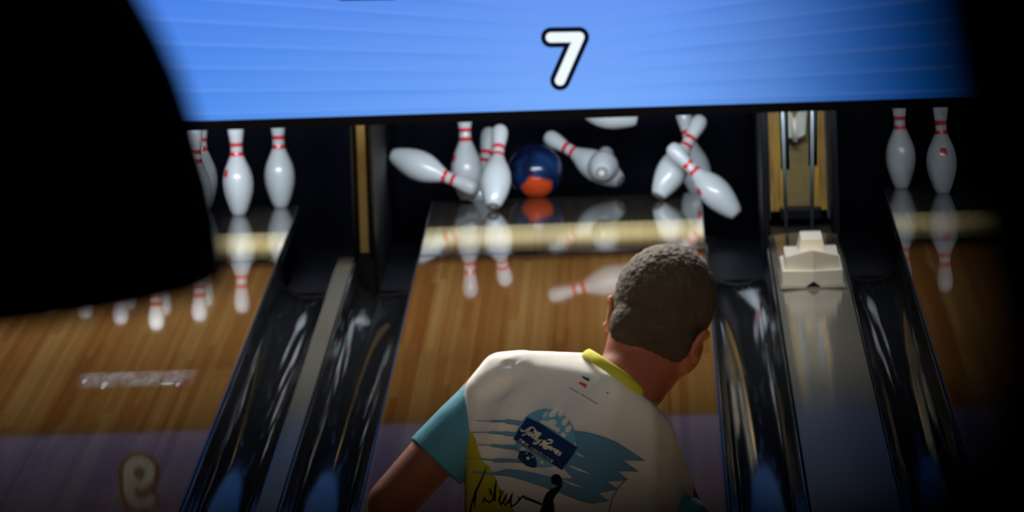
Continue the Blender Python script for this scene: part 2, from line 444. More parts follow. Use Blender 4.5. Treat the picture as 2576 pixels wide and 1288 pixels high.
bm = bmesh.new(); wedge(bm, .094, .098, .132, .012, .13, .50, .045)
obj('middle_step', bm, M_WHITE, rc, bevel=.003)
bm = bmesh.new()
prism(bm, [(-.052, .09), (.052, .09), (.040, .158), (-.036, .158)], .16, .42)
obj('top_step', bm, M_WHITE, rc, bevel=.004)
bm = bmesh.new(); prism(bm, [(-.028, .001), (.028, .001), (.001, .022)], -.010, .02)
obj('dark_notch', bm, M_BLACK, rc)
bm = bmesh.new(); box(bm, -.115, .115, -.02, .66, -.002, .003); obj('base_plate', bm, M_STRIP, rc)

# ------------------------------------------------------------------ display over the lanes
def screen_mat():
    t = NT('lit_blue_screen'); v, x = t.coord()
    cx = at(1440, 260, Y_SCR).x
    # broad brightness: brightest under the digits, deeper blue outward and upward
    dx = t.math('ABSOLUTE', t.math('SUBTRACT', x[0], cx))
    zz = t.math('SUBTRACT', x[2], Z_SCR)
    side = t.step(dx, .15, 1.55)
    upf = t.step(zz, .02, .55)
    base = t.mix(side, (.180, .400, .97), (.070, .26, .84))
    base = t.mix(t.math('MULTIPLY', upf, .62), base, (.075, .20, .80))
    deep = t.step(x[0], .80, 1.35)
    base = t.mix(deep, base, (.012, .20, .92))
    # radiating streaks
    ang = t.math('DIVIDE', t.math('SUBTRACT', zz, .02), t.math('ADD', t.math('MULTIPLY', dx, .05), .13))
    comb = t.node('ShaderNodeCombineXYZ'); t.put(comb.inputs[0], t.math('MULTIPLY', x[0], .9)); t.put(comb.inputs[1], t.math('MULTIPLY', ang, 2.0)); t.put(comb.inputs[2], 3.3)
    saw = t.math('FRACT', t.math('MULTIPLY', ang, 2.35))
    n = t.noise(comb.outputs[0], 1.6, 2)
    st = t.math('MULTIPLY', t.math('MULTIPLY', t.step(saw, .55, 1.0), t.step(dx, .05, .5)), t.math('MULTIPLY', n, .95))
    base = t.mix(t.math('MULTIPLY', st, .5), base, (.045, .19, .66))
    st2 = t.math('MULTIPLY', t.math('MULTIPLY', t.step(saw, .25, .02), t.step(dx, .15, .6)), .35)
    base = t.mix(st2, base, (.17, .36, .95))
    t.put(t.b.inputs['Base Color'], (0, 0, 0)); t.b.inputs['Specular IOR Level'].default_value = 0
    t.put(t.b.inputs['Emission Color'], base); t.b.inputs['Emission Strength'].default_value = 1.0
    return t.m
rs = empty('lane_display', (0, 0, 0)); tag(rs, 'long glowing blue display with a white 7 above the pins', 'display screen')
obj('screen', boxm(-4.2, 4.2, Y_SCR, Y_SCR+.03, Z_SCR, 1.9), screen_mat(), rs)
bm = bmesh.new(); box(bm, -4.25, 4.25, Y_SCR-.012, Y_SCR+.10, Z_SCR-.034, Z_SCR-.001); box(bm, -4.25, 4.25, Y_SCR-.012, Y_SCR+.10, 1.901, 1.94)
box(bm, -4.25, 4.25, Y_SCR+.031, Y_SCR+.10, Z_SCR-.001, 1.901)
obj('black_casing', bm, M_CASE, rs)
M_DW = emit('lit_white', (.88, .97, 1.0), 1.0); M_DK = emit('unlit_black', (.004, .006, .02), 1.0)
def stroke_mesh(paths, r, y, th=.002):
    """flat round-ended strokes merged into one plate outline (paths in x,z metres)"""
    bm = bmesh.new()
    for path in paths:
        for a, b in zip(path, path[1:]):
            a = Vector(a); b = Vector(b); d = (b-a); L = d.length
            if L < 1e-7: continue
            ang = math.atan2(d.y, d.x); pts = []
            for k in range(13): q = ang+math.pi/2+math.pi*k/12; pts.append((a.x+r*math.cos(q), a.y+r*math.sin(q)))
            for k in range(13): q = ang-math.pi/2+math.pi*k/12; pts.append((b.x+r*math.cos(q), b.y+r*math.sin(q)))
            prism(bm, pts, y-th, y)
    return bm
def scr(x, y):
    v = at(x, y, Y_SCR); return (v.x, v.z)
seven = [[scr(1386, 94), scr(1462, 92), scr(1409, 202)]]
seven[0][1] = scr(1457, 93)
X7 = scr(1425, 150)[0]
def digit(paths, nm):
    o = obj(nm, stroke_mesh(paths, .0365, Y_SCR-.001), M_DK, rs)
    obj('white_stroke', stroke_mesh(paths, .0185, Y_SCR-.0035), M_DW, o)
digit(seven, 'lane_number')
z0, z1 = seven[0][2][1], seven[0][0][1]; xc = X7+XL-.025; rr = .040
ring = [(xc+rr*math.cos(a), z0+.042+.042*math.sin(a)) for a in [2*math.pi*k/20 for k in range(21)]]
stem = [(xc-rr, z0+.042), (xc-rr, z1-.045), (xc-rr+.012, z1-.012), (xc-.01, z1), (xc+.02, z1), (xc+.038, z1-.014)]
digit([ring, stem], 'lane_number')
# lower ends of the dark lettering that continues above the frame
obj('dark_lettering', stroke_mesh([[scr(862, -22), scr(985, -24)], [scr(862, -22), scr(866, -110)], [scr(985, -24), scr(978, -110)]], .034, Y_SCR-.001), M_DK, rs)
obj('dark_lettering', stroke_mesh([[scr(1118, -30), scr(1165, -31)], [scr(1118, -30), scr(1112, -110)], [scr(1165, -31), scr(1172, -110)]], .038, Y_SCR-.001), M_DK, rs)

# ------------------------------------------------------------------ pins
IN = .0254
PROF = [(0.93, 0), (1.015, .06), (1.414, .75), (1.953, 2.25), (2.255, 3.375), (2.383, 4.5), (2.36, 5.1), (2.2815, 5.875), (2.09, 6.6), (1.8515, 7.25), (1.53, 7.95),
        (1.236, 8.625), (1.08, 9.0), (.9825, 9.375), (.8985, 10), (.91, 10.45), (.935, 10.875), (.985, 11.3), (1.047, 11.75), (1.203, 12.625), (1.2735, 13.5), (1.22, 14.1),
        (1.03, 14.55), (.75, 14.83), (.40, 14.97), (.06, 15.0)]
def pin_mat():
    t = NT('glossy_pin_coat'); v, x = t.coord(); z = x[2]
    def band(c, hw): return t.math('LESS_THAN', t.math('ABSOLUTE', t.math('SUBTRACT', z, c)), hw)
    red = t.math('ADD', band(.2385, .0080), band(.2745, .0080), clamp=True)
    # small red crown mark on the shoulder
    ax = t.math('ARCTAN2', x[1], x[0])
    dz = t.math('SUBTRACT', z, .165)
    crown = t.math('MULTIPLY', t.math('LESS_THAN', t.math('ABSOLUTE', t.math('ADD', ax, 2.9)), .28),
                   t.math('LESS_THAN', t.math('ABSOLUTE', dz), t.math('ADD', .010, t.math('MULTIPLY', t.math('ABSOLUTE', t.math('SINE', t.math('MULTIPLY', ax, 14))), .008))))
    red = t.math('ADD', red, crown, clamp=True)
    sm = t.noise(v, 25, 3)
    wh = t.mix(t.math('MULTIPLY', t.step(sm, .5, .8), .12), (.76, .80, .83), (.5, .5, .48))
    t.put(t.b.inputs['Base Color'], t.mix(red, wh, (.88, .055, .065)))
    t.b.inputs['Roughness'].default_value = .22
    t.b.inputs['Coat Weight'].default_value = .5
    return t.m
M_PIN = pin_mat()
M_PBASE = plain('grey_pin_base', (.30, .29, .26), .5)
bm = bmesh.new(); lathe(bm, [(r*IN, z*IN) for r, z in PROF], 40)
pin0 = obj('bowling_pin', bm, M_PIN, smooth=True)
bm = bmesh.new(); lathe(bm, [(.010, -.0004), (.0238, -.0010), (.0262, .002), (.0255, .004), (.010, .004), (.008, .002)], 32, cap=False)
base0 = obj('base_ring', bm, M_PBASE, pin0, smooth=True); base0['label'] = 'grey ring with a hole under the pin'
pin_used = False
def pin(loc, rotq, lab, group):
    global pin_used
    if not pin_used: o = pin0; pin_used = True
    else:
        o = pin0.copy(); COL.objects.link(o); b = base0.copy(); COL.objects.link(b); b.parent = o
    o.rotation_mode = 'QUATERNION'; o.rotation_quaternion = rotq; o.location = loc
    tag(o, lab, 'bowling pin', group); return o
rowdy = .26396
spots = {1: (0, 0), 2: (-1, 1), 3: (1, 1), 4: (-2, 2), 5: (0, 2), 6: (2, 2), 7: (-3, 3), 8: (-1, 3), 9: (1, 3), 10: (3, 3)}
def spot(k): return spots[k][0]*.1524, 18.29+spots[k][1]*rowdy
def upq(): return Quaternion((0, 0, 1), random.uniform(-3, 3))
place = {1: 'front tip pin of the rack', 2: 'second row, left', 3: 'second row, right', 4: 'third row, left end', 5: 'third row, middle',
         6: 'third row, right end', 7: 'back row, left end', 8: 'back row, second from left', 9: 'back row, second from right', 10: 'back row, right end'}
for k in spots:
    dx, Y = spot(k)
    q = Quaternion((0, 0, 1), .3 if k == 6 else 4.3+.05*k)
    if k == 6: lab = 'larger standing white pin just right of the dark lamp, red mark on its shoulder'
    elif k == 10: lab = 'standing white pin at the right end of the back row on the left lane'
    else: lab = 'left lane standing pin behind the dark lamp: '+place[k]
    if k == 3: lab = 'standing pin half hidden by the edge of the dark lamp on the left lane'
    if k == 10: lab = 'standing white pin at the right end of the left lane rack, nearest the gutter'
    pin((XL+dx, Y, .001), q, lab, 'pins standing on the left lane')
for k, lab in ((7, 'dim standing pin at the left end of the back row on the dark right lane'),
               (4, 'dimmest standing pin on the right lane, right of the other standing pin')):
    dx, Y = spot(k)
    pin((XR+dx, Y, .001), Quaternion((0, 0, 1), 1.45 if k == 4 else 4.4), lab, 'pins standing on the right lane')
LPIN = .381
def flying(bpx, hpx, Yc, sgn, lab, spin=0.0, L=None):
    a = at(bpx[0], bpx[1], Yc); b = at(hpx[0], hpx[1], Yc); v = b-a; v.y = 0
    l = v.length; dy = math.sqrt(max(LPIN**2-l**2, 0))*sgn
    d = Vector((v.x, dy, v.z)); d.normalize()
    c = (a+b)/2; c.y = Yc
    want = (-RIGHT*.93-FWD*.36) if spin == 'left' else FWD
    q0 = d.to_track_quat('Z', 'Y')
    q = max((q0 @ Quaternion((0, 0, 1), k*.1) for k in range(63)), key=lambda u: (u @ Vector((-.97, -.24, 0))).dot(want))
    base = c-d*(LPIN/2); low = 0
    for v in pin0.data.vertices:     # a pin over the deck may touch it, not sink in
        w = base + q @ v.co
        if abs(w.x) < HW+.005 and w.y < Y_TAIL+.02: low = min(low, w.z-.002)
    base.z -= low
    return pin(base, q, lab, 'pins scattering on the middle lane')
G = {}
flying((985, 393), (1203, 474), 18.92, -1, 'white pin flying sideways at far left of the middle lane, head down right', 0)
dxy = at(1174, 508, 19.08)
flying((1176, 504), (1167, 262), 19.10, 1, 'upright pin at left of the middle pit, behind the sideways flying pin', 'left')
flying((1196, 545), (1232, 325), 19.52, 1, 'pin deep in the pit, mostly hidden behind the leaning pin left of the ball', 2.0)
flying((1242, 514), (1258, 325), 18.78, 1, 'white pin tilting back just left of the blue ball', 2.4)
flying((1562, 452), (1372, 344), 19.30, 1, 'pin falling right of the ball, head up left, its bottom behind another pin', 2.6)
flying((1514, 424), (1524, 396), 19.00, 1, 'pin pointing its round grey bottom at the viewer, right of the ball', 0)
flying((1605, 300), (1360, 250), 19.12, -1, 'pin lying high in the air, only its lower edge below the black display casing', 1.0)
flying((1766, 500), (1716, 268), 19.42, 1, 'shadowed pin behind the two crossing pins at right of the middle lane', 1.0)
flying((1655, 490), (1768, 298), 18.95, 1, 'white pin tilting right, back one of the two crossing pins', 1.9)
flying((1855, 548), (1684, 378), 18.76, 1, 'white pin tipping into the right gutter, front one of the crossing pair', 'left')

# ball
def ball_mat():
    t = NT('marbled_ball'); v, x = t.coord()
    n = t.noise(v, 9, 4, .55)
    blue = t.mix(t.step(n, .4, .65), (.006, .010, .045), (.012, .05, .17))
    d = t.node('ShaderNodeVectorMath', operation='DISTANCE'); t.l.new(v, d.inputs[0]); d.inputs[1].default_value = (.002, -.085, -.066)
    m = t.step(t.math('ADD', d.outputs['Value'], t.math('MULTIPLY', t.math('SUBTRACT', n, .5), .10)), .064, .048)
    t.put(t.b.inputs['Base Color'], t.mix(m, blue, (.80, .09, .02))); t.b.inputs['Roughness'].default_value = .15
    return t.m
bm = bmesh.new(); bmesh.ops.create_uvsphere(bm, u_segments=48, v_segments=32, radius=.108)
bl = obj('bowling_ball', bm, ball_mat(), smooth=True); c = at(1347, 432, 19.22); bl.location = c
tag(bl, 'dark blue bowling ball with an orange patch among the flying pins', 'bowling ball')
for a in ((.3, .9, .3), (.45, .85, .2), (.3, .85, .5)):
    n = Vector(a).normalized(); bm = bmesh.new(); cyl(bm, n*.1065, n*.1083, .012); obj('finger_hole', bm, M_BLACK, bl)

# ------------------------------------------------------------------ lamp hanging in the left foreground
YLAMP = CAM.y+4.28
rim = at(578, 688, YLAMP)
R_L = .215
lx = rim.x-R_L
rl = empty('pendant_lamp', (lx, YLAMP, rim.z)); tag(rl, 'large black dome lamp hanging out of focus at the left edge', 'pendant lamp')
bm = bmesh.new()
def lampr(y):  # outline measured on the picture: half-width at a height
    return at(y[0], y[1], YLAMP)
outl = [(578, 690), (572, 640), (562, 560), (545, 470), (520, 390), (492, 300), (458, 200), (412, 100), (345, -20), (250, -120), (100, -220), (-150, -310), (-500, -370), (-560, -470)]
prof = [(max(at(a, b, YLAMP).x-lx, .012), at(a, b, YLAMP).z-rim.z) for a, b in outl]
inner = [(max(r-.004, .008), z) for r, z in prof[:-1]]
lathe(bm, list(reversed(inner))+[(prof[0][0]-.002, -.003)]+prof, 64, cap=False)
obj('lamp_shade', bm, M_LAMP, rl, smooth=True)
zt = prof[-1][1]
bm = bmesh.new(); cyl(bm, (0, 0, zt-.06), (0, 0, zt+.02), .020); obj('socket', bm, M_LAMP, rl, smooth=True)
bm = bmesh.new(); cyl(bm, (0, 0, zt+.02), (0, 0, 4.3-rim.z), .004); obj('cord', bm, M_LAMP, rl)
bm = bmesh.new(); ellipsoid(bm, (0, 0, zt-.10), (.03, .03, .045)); obj('bulb', bm, M_STEELD, rl, smooth=True)

# ------------------------------------------------------------------ railing added close to the viewer, its blur darkens bottom and right
rail_d = .56
def near(x, y, d):
    v = FWD*FPX + RIGHT*(x-W/2) - UP*(y-H/2); return CAM + v*(d/FPX)
pr_ = near(2156, 640, rail_d); rt = near(1288, 985, rail_d)
rr_ = .021; zr = rt.z-rr_; yr = rt.y; xp = pr_.x+rr_
rb = empty('added_railing', (xp, yr, 1.6)); tag(rb, 'added blurred black railing close to the viewer, its leaning post darkening the right edge', 'railing')
bm = bmesh.new(); cyl(bm, (-1.4, 0, zr-1.6), (.09, 0, zr-1.6), rr_, seg=28); obj('added_top_rail', bm, M_BLKMET, rb, smooth=True)
# this post leans so its darkening sits further right lower down
zc = pr_.z-1.6; LEAN = -.15
bm = bmesh.new(); cyl(bm, (-LEAN*zc, 0, 0), (LEAN*(2.68-zc), 0, 2.68), rr_, seg=28); obj('added_leaning_post', bm, M_BLKMET, rb, smooth=True)
bm = bmesh.new(); cyl(bm, (-1.4, 0, 0), (-1.4, 0, zr-1.6), rr_, seg=28); obj('added_end_post', bm, M_BLKMET, rb, smooth=True)
bm = bmesh.new(); cyl(bm, (-1.4, 0, .12), (.12, 0, .12), .014); obj('added_bottom_rail', bm, M_BLKMET, rb, smooth=True)
for k in range(1, 12):
    bm = bmesh.new(); cyl(bm, (-1.4+1.4*k/12, 0, .12), (-1.4+1.4*k/12, 0, zr-1.6), .007, seg=12); obj('added_baluster', bm, M_BLKMET, rb, smooth=True)

# ------------------------------------------------------------------ the bowler
PY = 0.10
def P(x, y, dy=0.0): return at(x, y, PY+dy)
def skin_mat():
    t = NT('tanned_skin'); v, x = t.coord()
    n = t.noise(v, 40, 4)
    t.put(t.b.inputs['Base Color'], t.mix(n, (.22, .066, .034), (.28, .092, .050)))
    t.b.inputs['Roughness'].default_value = .7; t.b.inputs['Specular IOR Level'].default_value = .25; t.b.inputs['Subsurface Weight'].default_value = .08
    t.b.inputs['Subsurface Radius'].default_value = (.02, .008, .004)
    return t.m
def cloth(name, c, var=.06):
    t = NT(name); v, x = t.coord()
    n = t.noise(v, 6, 3)
    t.put(t.b.inputs['Base Color'], t.mix(n, tuple(k*(1-var) for k in c), tuple(min(1, k*(1+var)) for k in c)))
    t.b.inputs['Roughness'].default_value = .85; t.b.inputs['Specular IOR Level'].default_value = .2
    t.bump(t.noise(v, 14, 4), .25, .01)
    return t.m
M_SKIN = skin_mat()
M_SHIRT = cloth('white_jersey', (.72, .70, .66))
M_TEAL = cloth('teal_jersey', (.075, .26, .36))
M_YEL = cloth('yellow_print', (.46, .40, .025))
M_YCOL = cloth('lime_collar', (.50, .50, .04))
M_LBLUE = cloth('light_blue_print', (.12, .29, .45))
M_NAVY = cloth('navy_print', (.008, .03, .13))
M_SKY = cloth('sky_print', (.15, .42, .62))
M_CREAM = cloth('cream_print', (.70, .70, .60))
M_INK = cloth('black_print', (.006, .006, .008))
M_RED = cloth('red_print', (.62, .06, .04))
M_GREEN = cloth('green_print', (.01, .06, .03))
M_GREY = cloth('grey_print', (.16, .15, .16))
M_PANTS = cloth('dark_trousers', (.02, .02, .025))
M_SHOE = plain('shoe_leather', (.05, .05, .055), .4)
M_SOLE = plain('shoe_sole', (.6, .6, .58), .6)
def hair_mat():
    t = NT('cropped_brown_hair'); v, x = t.coord()
    n = t.noise(v, 330, 4, .7); n2 = t.noise(v, 35, 3)
    t.put(t.b.inputs['Base Color'], t.mix(t.math('MULTIPLY', n, n2), (.008, .0065, .006), (.16, .100, .055)))
    t.b.inputs['Roughness'].default_value = .75; t.b.inputs['Specular IOR Level'].default_value = .25
    t.bump(n, 1.0, .012); t.b.inputs['Sheen Weight'].default_value = .12; t.b.inputs['Sheen Roughness'].default_value = .5; t.put(t.b.inputs['Sheen Tint'], (.9, .7, .45))
    return t.m
M_HAIR = hair_mat()

# head frame
HC = P(1674, 768, .10)
roll = math.radians(14); yaw = math.radians(9); pitch = math.radians(4)
HM = (Matrix.Rotation(roll+ROLL*0, 3, 'Y') @ Matrix.Rotation(-yaw, 3, 'Z') @ Matrix.Rotation(-pitch, 3, 'X'))
def hp(x, y, z): return HC + HM @ Vector((x, y, z))
body = bmesh.new()
E_ = lambda c, r: ellipsoid(body, hp(*c), r, HM)
E_((0, 0, .005), (.078, .096, .090)); E_((.050, .004, -.066), (.032, .050, .050)); E_((-.050, .004, -.066), (.032, .050, .050))
E_((0, -.03, -.055), (.063, .055, .062))
E_((0, .035, -.080), (.056, .062, .052))
E_((0, .082, -.118), (.024, .020, .020))
E_((0, .085, .025), (.052, .018, .030))
E_((-.032, .075, -.055), (.024, .022, .026)); E_((.032, .075, -.055), (.024, .022, .026))
capsule(body, hp(0, .100, -.012), hp(0, .118, -.052), .009, .013)
E_((-.010, .110, -.056), (.009, .010, .008)); E_((.010, .110, -.056), (.009, .010, .008))
E_((0, .098, -.084), (.024, .012, .006)); E_((0, .097, -.094), (.021, .012, .007))
for s in (-1, 1):
    c = Vector((-.0965, -.006, -.034)) if s < 0 else Vector((.0810, -.048, -.052))
    M = HM @ Matrix.Rotation(s*math.radians(-22), 3, 'Z') @ Matrix.Rotation(math.radians(18 if s > 0 else -4), 3, 'Y')
    # ear: rim, lobe and hollow left between them
    for k in range(11):
        a = math.radians(-120+k*26); r0 = Vector((0, -.016*math.cos(a)*1.0, .027*math.sin(a)))
        a2 = math.radians(-120+(k+1)*26); r1 = Vector((0, -.016*math.cos(a2), .027*math.sin(a2)))
        if k < 10: capsule(body, HC+HM@c+M@r0, HC+HM@c+M@r1, .0055, seg=10)
    ellipsoid(body, HC+HM@(c+Vector((-s*.004, .002, 0))), (.005, .016, .024), M)
    ellipsoid(body, HC+HM@(c+Vector((-s*.002, .006, -.027))), (.006, .009, .011), M)
# neck
nb = P(1572, 965, .03); nt = P(1652, 862, .085)
capsule(body, nb, nt, .062, .060, 28); capsule(body, P(1568, 975, .03), P(1600, 850, .06), .050, .049, 24)
capsule(body, P(1606, 1010, .06), P(1672, 905, .09), .030, .042)
# torso under the shirt
LS = P(1266, 962, .06); RS = P(1688, 1215, .16)
hull(body, [(P(1290, 965, .04), .04), (P(1530, 1010, .05), .04), (P(1640, 1190, .12), .04), (P(1300, 1350, .02), .06), (P(1560, 1420, .06), .06),
            (P(1460, 1100, -.02), .06), (P(1400, 1600, .05), .09)])
PEL = P(1345, 1640, .02)
capsule(body, P(1290, 1640, .02), P(1440, 1640, .02), .10)
# left arm: out to the side, elbow bent, hand hanging back
LE = P(985, 1262, .0); LW = P(1000, 1600, .02)
capsule(body, LS, P(1120, 1112, .04), .050, .046); capsule(body, P(1120, 1112, .04), LE, .046, .043)
capsule(body, LE, P(985, 1400, -.01), .043, .041); capsule(body, P(985, 1400, -.01), LW, .041, .027)
# right arm: swinging forward after the release
RE = P(1790, 1500, .30); RW = P(1800, 1440, .56)
capsule(body, RS, P(1735, 1350, .20), .036, .046); capsule(body, P(1735, 1350, .20), RE, .046, .040); capsule(body, RE, RW, .042, .028)
def hand(wr, d, side, thumb):
    d = d.normalized(); s = (side-d*side.dot(d)).normalized(); n = d.cross(s)
    pal = wr+d*.045
    hull(body, [(wr+d*.008+s*.018, .016), (wr+d*.008-s*.018, .016), (wr+d*.082+s*.032, .013), (wr+d*.082-s*.032, .012)], 2)
    for i, (o, L) in enumerate(((.033, .066), (.012, .076), (-.011, .070), (-.033, .055))):
        b0 = wr+d*.084+s*o; dd = d
        for j, f in enumerate((.42, .32, .26)):
            dd = (dd+n*(.18+.10*j)).normalized(); b1 = b0+dd*L*f
            capsule(body, b0, b1, .0095-.0007*j, .0088-.0007*j, 10); b0 = b1
    t0 = wr+d*.025+s*.030*thumb; t1 = t0+(d*.5+s*thumb*.75+n*.25).normalized()*.036; t2 = t1+(d*.85+s*thumb*.25+n*.35).normalized()*.030
    capsule(body, t0, t1, .0125, .0108, 10); capsule(body, t1, t2, .0105, .009, 10)
hand(LW, Vector((0.05, .1, -1)), Vector((.3, 1, 0)), 1)
hand(RW, Vector((.05, .9, .45)), Vector((1, 0, 0)), -1)
# legs
def leg(hip, knee, ank, toe):
    capsule(body, hip, knee, .085, .055); capsule(body, knee, knee.lerp(ank, .35), .055, .054); capsule(body, knee.lerp(ank, .35), ank, .054, .036)
    capsule(body, ank, toe, .036, .028)
hl = P(1290, 1680, .02); hr = P(1430, 1690, .02)
kl_ = Vector((hl.x+.02, .18, .50)); al_ = Vector((hl.x+.03, -.06, .095)); tl_ = al_+Vector((0, .16, -.055))
kr_ = Vector((hr.x-.12, -.02, .46)); ar_ = Vector((hr.x-.38, -.42, .12)); tr_ = ar_+Vector((.02, .15, -.075))
leg(hl, kl_, al_, tl_); leg(hr, kr_, ar_, tr_)
bme = remeshed(body, .0045, 5)
person = link('person', bme, M_SKIN, smooth=True)
person['label'] = 'person seen from behind, cropped brown hair, white and teal shirt, leaning right at the lane'
person['category'] = 'person'
for s in (-1, 1):
    bm = bmesh.new(); ellipsoid(bm, hp(s*.031, .088, -.018), (.012, .012, .012)); obj('eye', bm, plain('eye_white', (.8, .8, .78), .2), person, smooth=True)

# hair: a close cap with a low nape line and a fuzzy surface
hb = bmesh.new()
H_ = lambda c, r: ellipsoid(hb, hp(*c), r, HM, 32)
H_((-.001, -.012, .012), (.0905, .096, .098)); H_((-.004, -.034, -.045), (.078, .068, .066)); H_((-.012, -.040, -.072), (.056, .052, .042)); ellipsoid(hb, P(1598, 822, .045), (.047, .05, .05))
hme = remeshed(hb, .003, 8)
import mathutils.noise as mn
for v in hme.vertices:
    n = v.normal; k = mn.noise(v.co*125)*.0019+mn.noise(v.co*330)*.0016+mn.noise(v.co*28)*.0016
    v.co += n*k
link('hair', hme, M_HAIR, person, smooth=True)

# shirt
sb = bmesh.new()
hull(sb, [(P(1262, 940, .02), .040), (P(1330, 925, .02), .031), (P(1470, 912, .02), .019), (P(1538, 975, -.035), .030), (P(1612, 1038, .0), .028), (P(1640, 1085, .06), .038), (P(1700, 1222, .16), .034),
          (P(1216, 986, .012), .034), (P(1228, 1060, .0), .042), (P(1228, 1300, .0), .042), (P(1240, 1500, .0), .050), (P(1560, 1560, .02), .09), (P(1640, 1420, .10), .06),
          (P(1400, 1100, -.055), .055), (P(1480, 1180, -.05), .055), (P(1400, 1320, -.03), .06),
          (P(1420, 1100, .13), .075), (P(1450, 1450, .13), .09), (P(1250, 1020, .06), .045), (P(1360, 1600, .02), .12)])
sme = remeshed(sb, .005, 14)
def ridge(verts, lines):
    for v in verts:
        x, y = px_of(v.co); s = 0
        for (ax, ay), (bx, by), wd_, amp in lines:
            dx, dy = bx-ax, by-ay; t_ = ((x-ax)*dx+(y-ay)*dy)/(dx*dx+dy*dy)
            tt = min(1, max(0, t_)); ex, ey = x-(ax+dx*tt), y-(ay+dy*tt)
            fall = math.sin(math.pi*min(1, max(0, t_*.9+.05)))
            s += amp*math.exp(-(ex*ex+ey*ey)/(wd_*wd_*2.2))*fall
        v.co += v.normal*s
ridge(sme.vertices, [((1185, 985), (1330, 893), 16, .010), ((1205, 1010), (1290, 960), 12, -.009), ((1195, 1150), (1330, 960), 18, .008),
                     ((1230, 1180), (1400, 980), 20, -.008), ((1260, 1190), (1420, 1010), 18, .006), ((1300, 1250), (1500, 1060), 26, -.004),
                     ((1530, 930), (1500, 980), 8, .002), ((1560, 960), (1535, 990), 8, .003), ((1700, 1288), (1590, 1160), 18, -.004), ((1660, 1050), (1600, 1180), 26, .005)])
shirt = link('shirt', sme, M_SHIRT, person, smooth=True)
shirt['label'] = 'white bowling shirt with blue brush print on the back'
# sleeves
def sleeve(a, b, r0, r1, y2, lab):
    s_ = bmesh.new(); hull(s_, [(a, r0), (a.lerp(b, .5)+Vector((0, -.008, 0)), (r0+r1)/2+.002), (b, r1)])
    me = remeshed(s_, .005, 6)
    d = (b-a).normalized()
    for v in me.vertices:
        # crisp cuff: flatten everything beyond the hem plane and roll it inwards
        t_ = (v.co-b).dot(d)
        if t_ > 0: v.co -= d*t_*.92
    x0, x1_ = px_of(a), px_of(b)
    o = link('sleeve', me, M_TEAL, shirt, smooth=True); o['label'] = lab
    c = bmesh.new(); N = 36; M = Matrix.Translation(b+d*.002) @ frame_to(d)
    lathe(c, [(r1*.90, -.003), (r1+.0015, -.016), (r1+.0025, -.012), (r1+.002, .001), (r1*.93, .003)], N, M, cap=False)
    return o
sleeve(P(1240, 1004, .050), P(1098, 1158, .030), .054, .061, 0, 'teal short sleeve')
sleeve(P(1720, 1308, .10), P(1750, 1400, .18), .047, .060, 0, 'teal short sleeve')
# collar band
cp = [(1478, 884), (1500, 896), (1533, 918), (1567, 942), (1600, 968), (1628, 995), (1646, 1014)]
cb = bmesh.new()
dg = bpy.context.evaluated_depsgraph_get()
sbvh = BVHTree.FromPolygons([v.co.copy() for v in sme.vertices], [tuple(p.vertices) for p in sme.polygons])
back = [P(x, y, -.06) for x, y in cp]
ring = []
for i, (x, y) in enumerate(cp):
    f = i/(len(cp)-1); ring.append(P(x, y, .02-.082*math.sin(math.pi*min(1, f*1.02))**.8+.03*f))
fr_ = [P(1662, 1000, .14), P(1640, 960, .19), P(1580, 945, .17), P(1512, 908, .10)]
loop = ring+fr_
NS = 96
def cat(pts, t):
    n = len(pts); i = int(math.floor(t)) % n; f = t-math.floor(t)
    p0, p1, p2, p3 = pts[(i-1) % n], pts[i], pts[(i+1) % n], pts[(i+2) % n]
    return .5*((2*p1)+(p2-p0)*f+(2*p0-5*p1+4*p2-p3)*f*f+(3*p1-p0-3*p2+p3)*f**3)
cen = sum(loop, Vector())/len(loop); axis = (nt-nb).normalized()
rings = []
for k in range(NS):
    c = cat(loop, k*len(loop)/NS); c2 = cat(loop, (k+.5)*len(loop)/NS); tan = (c2-c).normalized()
    out = (c-cen); out = (out-axis*out.dot(axis)).normalized(); up_ = tan.cross(out).normalized()
    if up_.dot(axis) < 0: up_ = -up_
    rings.append([cb.verts.new(c+up_*(.0105*math.cos(a))+out*(.0045*math.sin(a))-up_*.004) for a in [2*math.pi*j/10 for j in range(10)]])
for k in range(NS):
    a, b = rings[k], rings[(k+1) % NS]
    for j in range(10): cb.faces.new((a[j], a[(j+1) % 10], b[(j+1) % 10], b[j]))
bmesh.ops.recalc_face_normals(cb, faces=cb.faces)
co_ = obj('collar', cb, M_YCOL, shirt, smooth=True); co_['label'] = 'lime yellow collar band'

